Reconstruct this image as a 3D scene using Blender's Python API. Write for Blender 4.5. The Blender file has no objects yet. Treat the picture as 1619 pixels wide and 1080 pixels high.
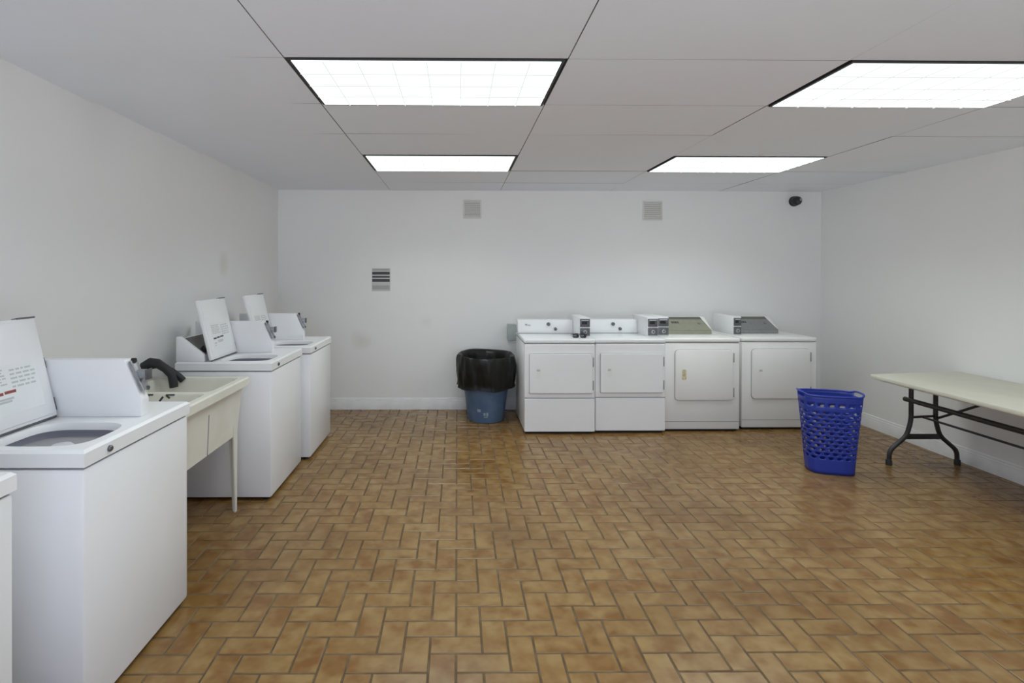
import bpy, bmesh, math, random
from mathutils import Vector, Matrix
R = math.radians
random.seed(7)
scene = bpy.context.scene
COL = scene.collection

# ------------------------------------------------------------------ camera
CAM_Z = 1.54
FPX, CX, CY = 808.1, 730.4, 436.4            # pixels of the 1619 x 1080 frame
cam_data = bpy.data.cameras.new('camera')
cam = bpy.data.objects.new('camera', cam_data)
COL.objects.link(cam)
cam_data.sensor_fit = 'HORIZONTAL'
cam_data.sensor_width = 36.0
cam_data.lens = FPX / 1619 * 36.0
cam_data.shift_x = (809.5 - CX) / 1619
cam_data.shift_y = (CY - 540.0) / 1619
cam_data.clip_start = 0.05
YAW, PITCH, ROLL = 0.009, 0.0044, 0.0019
A = Matrix.Rotation(YAW, 3, 'Z')
B = Matrix.Rotation(PITCH, 3, 'X')
c_, s_ = math.cos(ROLL), math.sin(ROLL)
D = Matrix(((c_, 0, s_), (0, 1, 0), (-s_, 0, c_)))
W2V = D @ B @ A
rx, ry, rz = W2V[0], W2V[1], W2V[2]          # right, forward, up in world space
M = Matrix(((rx.x, rz.x, -ry.x), (rx.y, rz.y, -ry.y), (rx.z, rz.z, -ry.z))).to_4x4()
M.translation = Vector((0, 0, CAM_Z))
cam.matrix_world = M
scene.camera = cam

# ------------------------------------------------------------------ world, exposure
vs = scene.view_settings
vs.view_transform = 'Standard'
vs.look = 'None'
vs.gamma = 1.0
vs.use_curve_mapping = False
vs.exposure = 0.05
scene.cycles.use_denoising = True
scene.cycles.max_bounces = 10
scene.cycles.diffuse_bounces = 7
scene.cycles.sample_clamp_indirect = 6.0
world = bpy.data.worlds.new('world')
scene.world = world
world.use_nodes = True
wn = world.node_tree
wb = wn.nodes['Background']                            # daylight by the open end: blue sky, with an added bright ground to light the ceiling
wt = wn.nodes.new('ShaderNodeTexCoord')
wx = wn.nodes.new('ShaderNodeSeparateXYZ')
wn.links.new(wt.outputs['Generated'], wx.inputs[0])
wr = wn.nodes.new('ShaderNodeMapRange')
wr.inputs['From Min'].default_value = -0.04
wr.inputs['From Max'].default_value = 0.04
wn.links.new(wx.outputs['Z'], wr.inputs['Value'])
wm = wn.nodes.new('ShaderNodeMix'); wm.data_type = 'RGBA'
wn.links.new(wr.outputs[0], wm.inputs[0])
wm.inputs[6].default_value = (2.72, 2.87, 3.18, 1)       # added ground light
wm.inputs[7].default_value = (0.55, 0.65, 1.0, 1)      # sky
wn.links.new(wm.outputs[2], wb.inputs[0])
wb.inputs[1].default_value = 1.0
LAMP = 1.7                                             # glow of the ceiling panels' lenses
WATTS, SPREAD = 10.4, 135.0                            # light thrown down through them
LAMP_COL = (0.91, 1.0, 0.975, 1)

# ------------------------------------------------------------------ materials
def mat(name, col, rough=0.5, metal=0.0, spec=0.5, noise=None, bump=None, coat=0.0):
    """noise = (scale, second colour, amount, detail); bump = (scale, strength)"""
    m = bpy.data.materials.new(name)
    m.use_nodes = True
    nt = m.node_tree
    b = nt.nodes['Principled BSDF']
    b.inputs['Base Color'].default_value = (*col, 1)
    b.inputs['Roughness'].default_value = rough
    b.inputs['Metallic'].default_value = metal
    b.inputs['Specular IOR Level'].default_value = spec
    b.inputs['Coat Weight'].default_value = coat
    tc = nt.nodes.new('ShaderNodeTexCoord')
    if noise:
        n = nt.nodes.new('ShaderNodeTexNoise')
        n.inputs['Scale'].default_value = noise[0]
        n.inputs['Detail'].default_value = noise[3] if len(noise) > 3 else 4
        nt.links.new(tc.outputs['Object'], n.inputs['Vector'])
        r = nt.nodes.new('ShaderNodeMapRange')
        r.inputs['From Min'].default_value = 0.42
        r.inputs['From Max'].default_value = 0.72
        r.inputs['To Max'].default_value = noise[2]
        nt.links.new(n.outputs['Fac'], r.inputs['Value'])
        mx = nt.nodes.new('ShaderNodeMix')
        mx.data_type = 'RGBA'
        mx.inputs[6].default_value = (*col, 1)
        mx.inputs[7].default_value = (*noise[1], 1)
        nt.links.new(r.outputs[0], mx.inputs[0])
        nt.links.new(mx.outputs[2], b.inputs['Base Color'])
    if bump:
        n = nt.nodes.new('ShaderNodeTexNoise')
        n.inputs['Scale'].default_value = bump[0]
        nt.links.new(tc.outputs['Object'], n.inputs['Vector'])
        bp = nt.nodes.new('ShaderNodeBump')
        bp.inputs['Strength'].default_value = bump[1]
        bp.inputs['Distance'].default_value = 0.01
        nt.links.new(n.outputs['Fac'], bp.inputs['Height'])
        nt.links.new(bp.outputs[0], b.inputs['Normal'])
    return m

def stain(m, spots, col):
    """soft round stains of dirt, at fixed places of the surface: (centre, radius, amount)"""
    nt = m.node_tree
    b = nt.nodes['Principled BSDF']
    tc = nt.nodes.new('ShaderNodeTexCoord')
    wob = nt.nodes.new('ShaderNodeTexNoise')
    wob.inputs['Scale'].default_value = 6
    nt.links.new(tc.outputs['Object'], wob.inputs['Vector'])
    for (p, rad, amt) in spots:
        src = b.inputs['Base Color'].links[0].from_socket if b.inputs['Base Color'].links else None
        dist = nt.nodes.new('ShaderNodeVectorMath'); dist.operation = 'DISTANCE'
        nt.links.new(tc.outputs['Object'], dist.inputs[0])
        dist.inputs[1].default_value = p
        ad = nt.nodes.new('ShaderNodeMath'); ad.operation = 'MULTIPLY_ADD'
        nt.links.new(wob.outputs['Fac'], ad.inputs[0])
        ad.inputs[1].default_value = rad * 0.8
        nt.links.new(dist.outputs['Value'], ad.inputs[2])
        mr = nt.nodes.new('ShaderNodeMapRange')
        mr.interpolation_type = 'SMOOTHSTEP'
        mr.inputs['From Min'].default_value = rad * 1.4
        mr.inputs['From Max'].default_value = rad * 0.4
        mr.inputs['To Max'].default_value = amt
        nt.links.new(ad.outputs[0], mr.inputs['Value'])
        mx = nt.nodes.new('ShaderNodeMix'); mx.data_type = 'RGBA'
        nt.links.new(mr.outputs[0], mx.inputs[0])
        if src: nt.links.new(src, mx.inputs[6])
        else: mx.inputs[6].default_value = b.inputs['Base Color'].default_value
        mx.inputs[7].default_value = (*col, 1)
        nt.links.new(mx.outputs[2], b.inputs['Base Color'])

MT = {}
MT['wall'] = mat('white wall paint', (0.87, 0.87, 0.86), 0.55, noise=(1.3, (0.835, 0.835, 0.82), 0.6), bump=(35, 0.06))
stain(MT['wall'], [((-1.10, 5.8, 0.78), 0.16, 0.35), ((-2.027, 4.45, 1.62), 0.14, 0.3),
                   ((-0.35, 5.8, 1.0), 0.10, 0.15)], (0.60, 0.57, 0.46))
MT['ceiling'] = mat('ceiling tile', (0.85, 0.875, 0.93), 0.9, noise=(2.0, (0.83, 0.85, 0.89), 0.6), bump=(180, 0.08))
MT['tile_edge'] = mat('darkened edge of ceiling tile', (0.36, 0.34, 0.32), 0.9)
MT['plenum'] = mat('dark gap above the tiles', (0.10, 0.095, 0.09), 0.9)
MT['trim'] = mat('white trim paint', (0.85, 0.85, 0.845), 0.4, noise=(9, (0.70, 0.69, 0.66), 0.5))
MT['enamel'] = mat('white enamel', (0.86, 0.865, 0.88), 0.28, noise=(4, (0.83, 0.835, 0.845), 0.5))
MT['enamel_warm'] = mat('off white enamel', (0.84, 0.84, 0.825), 0.33, noise=(4, (0.80, 0.80, 0.775), 0.5))
MT['seam'] = mat('dark seam shade', (0.10, 0.10, 0.105), 0.7)
MT['grey_seam'] = mat('grey seam line', (0.33, 0.33, 0.34), 0.6)
MT['tub'] = mat('grey plastic tub', (0.24, 0.24, 0.29), 0.4)
MT['tub_light'] = mat('pale plastic agitator', (0.66, 0.66, 0.70), 0.4)
MT['dark_panel'] = mat('dark taupe control panel', (0.115, 0.11, 0.10), 0.4, noise=(30, (0.16, 0.155, 0.14), 0.6))
MT['olive_panel'] = mat('olive brushed panel', (0.36, 0.36, 0.28), 0.38, 0.35, noise=(25, (0.30, 0.30, 0.23), 0.6))
MT['grey_panel'] = mat('grey brushed panel', (0.29, 0.30, 0.30), 0.38, 0.35, noise=(25, (0.24, 0.25, 0.25), 0.6))
MT['panel_band'] = mat('darker panel band', (0.12, 0.125, 0.10), 0.45)
MT['steel'] = mat('steel', (0.42, 0.43, 0.45), 0.32, 0.85, noise=(40, (0.30, 0.31, 0.33), 0.7))
MT['dark_steel'] = mat('dull dark steel', (0.16, 0.165, 0.17), 0.4, 0.6, noise=(40, (0.10, 0.10, 0.11), 0.7))
MT['black'] = mat('black plastic', (0.015, 0.015, 0.017), 0.35)
MT['rubber'] = mat('black rubber', (0.018, 0.018, 0.02), 0.6)
MT['black_metal'] = mat('black painted steel', (0.022, 0.021, 0.02), 0.42, noise=(30, (0.05, 0.045, 0.04), 0.5))
MT['ink'] = mat('grey print', (0.32, 0.32, 0.33), 0.6)
MT['ink_pale'] = mat('pale grey print', (0.55, 0.56, 0.57), 0.6)
MT['ink_dark'] = mat('dark print', (0.06, 0.06, 0.065), 0.6)
MT['ink_red'] = mat('red print', (0.30, 0.07, 0.06), 0.6)
MT['sticker'] = mat('sticker paper', (0.82, 0.84, 0.845), 0.4)
MT['sink'] = mat('cream sink plastic', (0.77, 0.755, 0.68), 0.42, noise=(7, (0.69, 0.67, 0.58), 0.6))
MT['bag'] = mat('black bin liner', (0.006, 0.006, 0.005), 0.36, spec=0.35, bump=(14, 0.5))
MT['can'] = mat('blue can plastic', (0.085, 0.15, 0.26), 0.45, noise=(6, (0.15, 0.22, 0.33), 0.7))
MT['can_print'] = mat('worn pale print', (0.30, 0.37, 0.46), 0.6)
MT['basket'] = mat('royal blue plastic', (0.022, 0.046, 0.34), 0.38)
MT['table_top'] = mat('beige table plastic', (0.66, 0.64, 0.545), 0.45, noise=(8, (0.61, 0.585, 0.49), 0.6))
MT['vent'] = mat('grey white vent paint', (0.74, 0.735, 0.71), 0.5, noise=(20, (0.68, 0.675, 0.65), 0.6))
MT['vent_dark'] = mat('vent inside', (0.5, 0.495, 0.48), 0.7)
MT['sign'] = mat('pale sign plate', (0.60, 0.60, 0.59), 0.5)
MT['sign_dark'] = mat('dark sign band', (0.055, 0.055, 0.055), 0.5)
MT['sign_grey'] = mat('grey sign band', (0.42, 0.42, 0.41), 0.5)
MT['galv'] = mat('dull grey box paint', (0.42, 0.45, 0.45), 0.5, noise=(9, (0.35, 0.38, 0.38), 0.6))
MT['frame_black'] = mat('black light frame', (0.02, 0.018, 0.022), 0.5)
MT['louver'] = mat('white louver plastic', (0.75, 0.76, 0.76), 0.5)
MT['rust'] = mat('yellowed patch', (0.70, 0.65, 0.46), 0.5, noise=(40, (0.45, 0.36, 0.18), 0.9))
MT['lens'] = mat('dark lens glass', (0.02, 0.02, 0.025), 0.06, spec=0.8)

m = bpy.data.materials.new('glowing light panel')
m.use_nodes = True
nt = m.node_tree
nt.nodes.remove(nt.nodes['Principled BSDF'])
em = nt.nodes.new('ShaderNodeEmission')
em.inputs[0].default_value = LAMP_COL
em.inputs[1].default_value = LAMP
nt.links.new(em.outputs[0], nt.nodes['Material Output'].inputs[0])
MT['glow'] = m
m = bpy.data.materials.new('dimmer glowing rib')
m.use_nodes = True
nt = m.node_tree
nt.nodes.remove(nt.nodes['Principled BSDF'])
em = nt.nodes.new('ShaderNodeEmission')
em.inputs[0].default_value = (0.97, 1.0, 1.0, 1)
em.inputs[1].default_value = 0.80
nt.links.new(em.outputs[0], nt.nodes['Material Output'].inputs[0])
MT['glow_rib'] = m

# glazed clay floor tiles: every tile its own tone, mottled, browner rims
m = bpy.data.materials.new('glazed clay tile')
m.use_nodes = True
nt = m.node_tree
b = nt.nodes['Principled BSDF']
L = nt.links.new
geo = nt.nodes.new('ShaderNodeNewGeometry')
tc = nt.nodes.new('ShaderNodeTexCoord')
ramp = nt.nodes.new('ShaderNodeValToRGB')
e = ramp.color_ramp.elements
e[0].position = 0.0; e[0].color = (0.184, 0.085, 0.023, 1)
e[1].position = 1.0; e[1].color = (0.248, 0.143, 0.046, 1)
for p, c in ((0.25, (0.224, 0.120, 0.036, 1)), (0.6, (0.240, 0.135, 0.042, 1)), (0.85, (0.206, 0.099, 0.028, 1))):
    k = e.new(p); k.color = c
L(geo.outputs['Random Per Island'], ramp.inputs[0])
# shift the mottling from tile to tile
ofs = nt.nodes.new('ShaderNodeVectorMath'); ofs.operation = 'ADD'
sc_ = nt.nodes.new('ShaderNodeMath'); sc_.operation = 'MULTIPLY'; sc_.inputs[1].default_value = 37.0
L(geo.outputs['Random Per Island'], sc_.inputs[0])
cmb = nt.nodes.new('ShaderNodeCombineXYZ'); L(sc_.outputs[0], cmb.inputs[2])
L(tc.outputs['Object'], ofs.inputs[0]); L(cmb.outputs[0], ofs.inputs[1])
n1 = nt.nodes.new('ShaderNodeTexNoise'); n1.inputs['Scale'].default_value = 11; n1.inputs['Detail'].default_value = 2.5
L(ofs.outputs[0], n1.inputs['Vector'])
r1 = nt.nodes.new('ShaderNodeMapRange')
r1.inputs['From Min'].default_value = 0.38; r1.inputs['From Max'].default_value = 0.68; r1.inputs['To Max'].default_value = 1.0
L(n1.outputs['Fac'], r1.inputs['Value'])
mx1 = nt.nodes.new('ShaderNodeMix'); mx1.data_type = 'RGBA'
L(r1.outputs[0], mx1.inputs[0]); mx1.inputs[7].default_value = (0.288, 0.182, 0.070, 1)
n3 = nt.nodes.new('ShaderNodeTexNoise'); n3.inputs['Scale'].default_value = 15; n3.inputs['Detail'].default_value = 2
L(ofs.outputs[0], n3.inputs['Vector'])
r3 = nt.nodes.new('ShaderNodeMapRange')
r3.inputs['From Min'].default_value = 0.45; r3.inputs['From Max'].default_value = 0.66; r3.inputs['To Max'].default_value = 0.9
L(n3.outputs['Fac'], r3.inputs['Value'])
mx3 = nt.nodes.new('ShaderNodeMix'); mx3.data_type = 'RGBA'
L(r3.outputs[0], mx3.inputs[0]); L(ramp.outputs[0], mx3.inputs[6]); mx3.inputs[7].default_value = (0.178, 0.080, 0.019, 1)
L(mx3.outputs[2], mx1.inputs[6])
# wide darker patches: stains, with dark floor reflections put into the colour
n2 = nt.nodes.new('ShaderNodeTexNoise'); n2.inputs['Scale'].default_value = 0.95; n2.inputs['Detail'].default_value = 2.5
n2.inputs['Roughness'].default_value = 0.65
L(tc.outputs['Object'], n2.inputs['Vector'])
r2 = nt.nodes.new('ShaderNodeMapRange')
r2.inputs['From Min'].default_value = 0.46; r2.inputs['From Max'].default_value = 0.66; r2.inputs['To Max'].default_value = 0.8
L(n2.outputs['Fac'], r2.inputs['Value'])
mx2 = nt.nodes.new('ShaderNodeMix'); mx2.data_type = 'RGBA'; mx2.blend_type = 'MULTIPLY'
L(r2.outputs[0], mx2.inputs[0]); L(mx1.outputs[2], mx2.inputs[6]); mx2.inputs[7].default_value = (0.66, 0.57, 0.46, 1)
L(mx2.outputs[2], b.inputs['Base Color'])
rr = nt.nodes.new('ShaderNodeMapRange'); rr.inputs['To Min'].default_value = 0.20; rr.inputs['To Max'].default_value = 0.27
L(n1.outputs['Fac'], rr.inputs['Value']); L(rr.outputs[0], b.inputs['Roughness'])
MT['tile'] = m
stain(MT['tile'], [((3.74, 3.86, 0.0), 0.055, 0.6), ((3.66, 3.90, 0.0), 0.04, 0.5)], (0.07, 0.035, 0.018))
MT['grout'] = mat('grey brown grout', (0.085, 0.056, 0.030), 0.85, noise=(12, (0.16, 0.12, 0.075), 0.9))

# ------------------------------------------------------------------ mesh helpers
class MB:
    def __init__(self):
        self.bm = bmesh.new()
    def box(self, x0, x1, y0, y1, z0, z1, bev=0.0, seg=2, mi=0):
        bm = self.bm
        v = [bm.verts.new((x, y, z)) for z in (z0, z1) for y in (y0, y1) for x in (x0, x1)]
        fs = [bm.faces.new([v[i] for i in q]) for q in
              ((0, 2, 3, 1), (4, 5, 7, 6), (0, 1, 5, 4), (2, 6, 7, 3), (0, 4, 6, 2), (1, 3, 7, 5))]
        for f in fs: f.material_index = mi
        if bev > 0:
            es = list({ed for f in fs for ed in f.edges})
            r = bmesh.ops.bevel(bm, geom=es, offset=bev, segments=seg, profile=0.5, affect='EDGES')
            for f in r['faces']: f.material_index = mi
        return self
    def prism(self, pts, axis, a0, a1, bev=0.0, mi=0):
        """closed outline pts (two coordinates of the other axes, in xyz order) pulled along axis"""
        bm = self.bm
        def P(p, a):
            return {'x': (a, p[0], p[1]), 'y': (p[0], a, p[1]), 'z': (p[0], p[1], a)}[axis]
        lo = [bm.verts.new(P(p, a0)) for p in pts]
        hi = [bm.verts.new(P(p, a1)) for p in pts]
        n = len(pts)
        fs = [bm.faces.new(lo[::-1]), bm.faces.new(hi)]
        for i in range(n):
            fs.append(bm.faces.new((lo[i], lo[(i + 1) % n], hi[(i + 1) % n], hi[i])))
        for f in fs: f.material_index = mi
        bmesh.ops.recalc_face_normals(bm, faces=fs)
        if bev > 0:
            es = list({ed for f in fs for ed in f.edges})
            bmesh.ops.bevel(bm, geom=es, offset=bev, segments=2, profile=0.5, affect='EDGES')
        return self
    def tube(self, path, r, n=10, cap=True, mi=0, flat=1.0):
        bm = self.bm
        pts = [Vector(p) for p in path]
        rad = r if isinstance(r, (list, tuple)) else [r] * len(pts)
        rings = []
        up = Vector((0, 0, 1))
        for i, p in enumerate(pts):
            t = (pts[min(i + 1, len(pts) - 1)] - pts[max(i - 1, 0)]).normalized()
            if abs(t.dot(up)) > 0.95:
                ref = Vector((0, 1, 0)) if i == 0 else prev
            else:
                ref = up
            a = t.cross(ref).normalized()
            prev = ref
            bq = a.cross(t).normalized()
            rings.append([bm.verts.new(p + (a * math.cos(2 * math.pi * k / n) + bq * flat * math.sin(2 * math.pi * k / n)) * rad[i]) for k in range(n)])
        for i in range(len(rings) - 1):
            q, w = rings[i], rings[i + 1]
            # line the two rings up so that the skin never twists
            sh = min(range(n), key=lambda s: sum((q[k].co - w[(k + s) % n].co).length for k in range(0, n, 2)))
            w = w[sh:] + w[:sh]
            rings[i + 1] = w
            for k in range(n):
                f = bm.faces.new((q[k], q[(k + 1) % n], w[(k + 1) % n], w[k]))
                f.material_index = mi
        if cap:
            bm.faces.new(rings[0][::-1]).material_index = mi
            bm.faces.new(rings[-1]).material_index = mi
        return self
    def lathe(self, prof, c=(0, 0, 0), n=32, axis='z', mi=0, cap0=False, cap1=False):
        bm = self.bm
        rings = []
        for (r, h) in prof:
            ring = []
            for k in range(n):
                a = 2 * math.pi * k / n
                u, v = r * math.cos(a), r * math.sin(a)
                p = {'z': (u, v, h), 'x': (h, u, v), 'y': (u, h, v)}[axis]
                ring.append(bm.verts.new((c[0] + p[0], c[1] + p[1], c[2] + p[2])))
            rings.append(ring)
        for i in range(len(rings) - 1):
            for k in range(n):
                f = bm.faces.new((rings[i][k], rings[i][(k + 1) % n], rings[i + 1][(k + 1) % n], rings[i + 1][k]))
                f.material_index = mi
        if cap0: bm.faces.new(rings[0][::-1]).material_index = mi
        if cap1: bm.faces.new(rings[-1]).material_index = mi
        return self
    def build(self, name, material, parent=None, angle=35, recalc=True):
        bm = self.bm
        if recalc: bmesh.ops.recalc_face_normals(bm, faces=bm.faces[:])
        me = bpy.data.meshes.new(name)
        bm.to_mesh(me); bm.free()
        for mm in (material if isinstance(material, (list, tuple)) else [material]):
            me.materials.append(MT[mm])
        for p in me.polygons: p.use_smooth = True
        me.set_sharp_from_angle(angle=R(angle))
        o = bpy.data.objects.new(name, me)
        COL.objects.link(o)
        if parent: o.parent = parent
        return o

def tag(o, label=None, cat=None, group=None, kind=None):
    if label: o['label'] = label
    if cat: o['category'] = cat
    if group: o['group'] = group
    if kind: o['kind'] = kind
    return o

def empty(name, loc, rz=0.0):
    o = bpy.data.objects.new(name, None)
    o.empty_display_size = 0.1
    COL.objects.link(o)
    o.location = loc
    o.rotation_euler = (0, 0, rz)
    return o

def copy_tree(o, parent=None):
    c = o.copy()
    COL.objects.link(c)
    if parent: c.parent = parent
    for ch in list(o.children): copy_tree(ch, c)
    return c

def struct(o): return tag(o, kind='structure')
def rrect(x0, x1, y0, y1, r, n=5):
    pts = []
    for (cx, cy, a0) in ((x1 - r, y1 - r, 0), (x0 + r, y1 - r, 90), (x0 + r, y0 + r, 180), (x1 - r, y0 + r, 270)):
        for k in range(n + 1):
            a = R(a0 + 90 * k / n)
            pts.append((cx + r * math.cos(a), cy + r * math.sin(a)))
    return pts

# ------------------------------------------------------------------ the room
XL, XR, YB, YN, ZC = -2.027, 4.152, 5.80, -0.9, CAM_Z + 0.9417
T = 0.12
# floor: herringbone of 2:1 tiles over a bed of grout
UX, UY, X0, Y0 = 0.1075, 0.0985, -0.433, 1.967
fl = MB(); bm = fl.bm
f = bm.faces.new([bm.verts.new(p) for p in ((XL - T, YN - T, -0.0030), (XR + T, YN - T, -0.0030), (XR + T, YB + T, -0.0030), (XL - T, YB + T, -0.0030))])
f.material_index = 1
g, ins = 0.0024, 0.0034
def tile(x0, x1, y0, y1):
    x0 = max(x0, XL - 0.02); x1 = min(x1, XR + 0.02); y0 = max(y0, YN - 0.02); y1 = min(y1, YB + 0.02)
    if x1 - x0 < 0.02 or y1 - y0 < 0.02: return
    dz = random.uniform(-0.0007, 0.0)
    tx, ty = random.uniform(-0.0006, 0.0006), random.uniform(-0.0006, 0.0006)
    lo = [bm.verts.new((x, y, -0.0045)) for x, y in ((x0 + g, y0 + g), (x1 - g, y0 + g), (x1 - g, y1 - g), (x0 + g, y1 - g))]
    k = g + ins
    hi = [bm.verts.new((x, y, min(0, dz + (tx if x > x0 + 0.05 else -tx) + (ty if y > y0 + 0.05 else -ty)))) for x, y in ((x0 + k, y0 + k), (x1 - k, y0 + k), (x1 - k, y1 - k), (x0 + k, y1 - k))]
    bm.faces.new(hi)
    for i in range(4): bm.faces.new((lo[i], lo[(i + 1) % 4], hi[(i + 1) % 4], hi[i]))
i0, i1 = math.floor((XL - X0) / UX) - 2, math.ceil((XR - X0) / UX) + 2
j0, j1 = math.floor((YN - Y0) / UY) - 2, math.ceil((YB - Y0) / UY) + 2
for i in range(i0, i1):
    for j in range(j0, j1):
        q = (i + j) % 4
        x, y = X0 + i * UX, Y0 + j * UY
        if q == 0: tile(x, x + 2 * UX, y, y + UY)
        elif q == 2: tile(x, x + UX, y, y + 2 * UY)
floor = struct(fl.build('floor', ['tile', 'grout'], angle=20))
sub = struct(MB().box(XL - T, XR + T, YN - T, YB + T, -0.15, -0.012).build('floor_slab', 'grout'))

struct(MB().box(XL - T, XL, YN - T, YB + T, -0.02, ZC + 0.1).build('wall_left', 'wall'))
struct(MB().box(XR, XR + T, YN - T, YB + T, -0.02, ZC + 0.1).build('wall_right', 'wall'))
struct(MB().box(XL, XR, YB, YB + T, -0.02, ZC + 0.1).build('wall_back', 'wall'))
# the end behind the camera: wall with a wide opening to daylight
nw = MB()
OX0, OX1, OZ = -1.2, 2.6, 2.3
nw.box(XL, OX0, YN - T, YN, -0.02, ZC + 0.1).box(OX1, XR, YN - T, YN, -0.02, ZC + 0.1).box(OX0, OX1, YN - T, YN, OZ, ZC + 0.1)
struct(nw.build('wall_front', 'wall'))

# ceiling: lay-in tiles with hairline gaps, holes where the light panels sit
TW, TD = 1.2454, 0.61
LX = (-0.7603, 1.7304)
LY = 2.2451
lamp_cells = set()
ce = MB()
ce.box(XL - T, XR + T, YN - T, YB + T, ZC + 0.035, ZC + 0.09, mi=1)
for i in range(-2, 5):
    for j in range(-9, 7):
        x0, y0 = LX[0] + i * TW, LY + j * TD
        if (i in (0, 2) and j % 3 == 0) or i == -2: continue
        gx, gy = 0.0022, 0.0028
        xa, xb = (XL - 0.01 if i == -1 else x0 + gx), min(x0 + TW - gx, XR + 0.01)
        ya, yb = max(y0 + gy, YN - 0.01), min(y0 + TD - gy, YB + 0.01)
        if xb - xa < 0.03 or yb - ya < 0.03: continue
        dz = random.uniform(0.0, 0.0022)
        bmq = ce.bm
        n0 = len(bmq.verts)
        f0 = len(bmq.faces)
        ce.box(xa, xb, ya, yb, ZC + dz, ZC + dz + 0.02)
        bmq.faces.ensure_lookup_table()
        for f in bmq.faces[f0:]:
            f.normal_update()
            if abs(f.normal.z) < 0.5: f.material_index = 2  # side faces coloured dark, gap shade put into them so seams show
        bmq.verts.ensure_lookup_table()
        # a little sag / lift at the corners of old tiles
        for v in list(bmq.verts)[n0:]:
            if v.co.z < ZC + 0.01:
                v.co.z += random.uniform(0.0, 0.003)
                if i == -1 and v.co.x < XL: v.co.z += 0.010 if v.co.y < (ya + yb) / 2 else -0.001
struct(ce.build('ceiling', ['ceiling', 'plenum', 'tile_edge']))

def baseboard(name, p0, p1, nrm):
    """profile pulled from p0 to p1; nrm points into the room"""
    prof = ((0, 0), (0.014, 0), (0.014, 0.088), (0.0115, 0.094), (0.0115, 0.104), (0.007, 0.112), (0.007, 0.122), (0.003, 0.130), (0, 0.130))
    mb = MB(); bm = mb.bm
    rings = []
    for p in (p0, p1):
        rings.append([bm.verts.new((p[0] + nrm[0] * d, p[1] + nrm[1] * d, h)) for d, h in prof])
    n = len(prof)
    for k in range(n): bm.faces.new((rings[0][k], rings[0][(k + 1) % n], rings[1][(k + 1) % n], rings[1][k]))
    bm.faces.new(rings[0][::-1]); bm.faces.new(rings[1])
    return struct(mb.build(name, 'trim', angle=25))
baseboard('baseboard_back', (XL + 0.014, YB), (XR - 0.014, YB), (0, -1))
baseboard('baseboard_left', (XL, YN), (XL, YB), (1, 0))
baseboard('baseboard_right', (XR, YN), (XR, YB), (-1, 0))

# ------------------------------------------------------------------ ceiling light panels
LW, LD = 1.22, 0.61
def make_light():
    root = empty('ceiling_light', (0, 0, 0))
    fr = MB(); w = 0.014
    for (a, b_, c, d) in ((0, LW, 0, w), (0, LW, LD - w, LD), (0, w, w, LD - w), (LW - w, LW, w, LD - w)):
        fr.box(a, b_, c, d, -0.004, 0.03)
    fr.build('frame', 'frame_black', root)
    MB().box(w, LW - w, w, LD - w, -0.0065, 0.02).build('diffuser', 'glow', root)
    lv = MB()
    for k in range(1, 8): lv.box(LW * k / 8 - 0.0028, LW * k / 8 + 0.0028, w, LD - w, -0.0125, -0.0098)
    for k in range(1, 4): lv.box(w, LW - w, LD * k / 4 - 0.0040, LD * k / 4 + 0.0040, -0.0122, -0.0096)
    lv.build('louver', 'glow_rib', root)
    la = bpy.data.lights.new('panel_light', 'AREA')
    la.shape = 'RECTANGLE'; la.size = LW - 0.05; la.size_y = LD - 0.05
    la.energy = WATTS; la.color = LAMP_COL[:3]; la.spread = R(SPREAD)
    lo = bpy.data.objects.new('panel_light', la)
    COL.objects.link(lo); lo.parent = root
    lo.location = (LW / 2, LD / 2, -0.009)
    return root
cl = make_light()
LIGHTS = [(LX[0], 0, 'lit rectangular ceiling panel, the large near one left of the centre'),
          (LX[1], 0, 'lit rectangular ceiling panel, the large near one cut by the right edge'),
          (LX[0], 1, 'lit rectangular ceiling panel, small far one above the wall notice and trash can'),
          (LX[1], 1, 'lit rectangular ceiling panel, small far one nearest the security camera'),
          (LX[0], -1, None), (LX[1], -1, None)]  # unseen row overhead, added for its light
for k, (x, row, lab) in enumerate(LIGHTS):
    o = cl if k == 0 else copy_tree(cl)
    o.location = (x + 0.0127, LY + 1.83 * row, ZC)
    tag(o, lab or 'lit rectangular ceiling panel overhead, out of the picture, added for its light', 'ceiling light', 'lit panels in the ceiling')

# ------------------------------------------------------------------ top loading washers along the left wall
WW, WD, WH = 0.67, 0.645, 0.94
def superell(cx, cy, a, b, n, e):
    out = []
    for k in range(n):
        t = 2 * math.pi * k / n
        c, s = math.cos(t), math.sin(t)
        out.append((cx + a * abs(c) ** (2 / e) * (1 if c >= 0 else -1), cy + b * abs(s) ** (2 / e) * (1 if s >= 0 else -1)))
    return out

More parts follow.
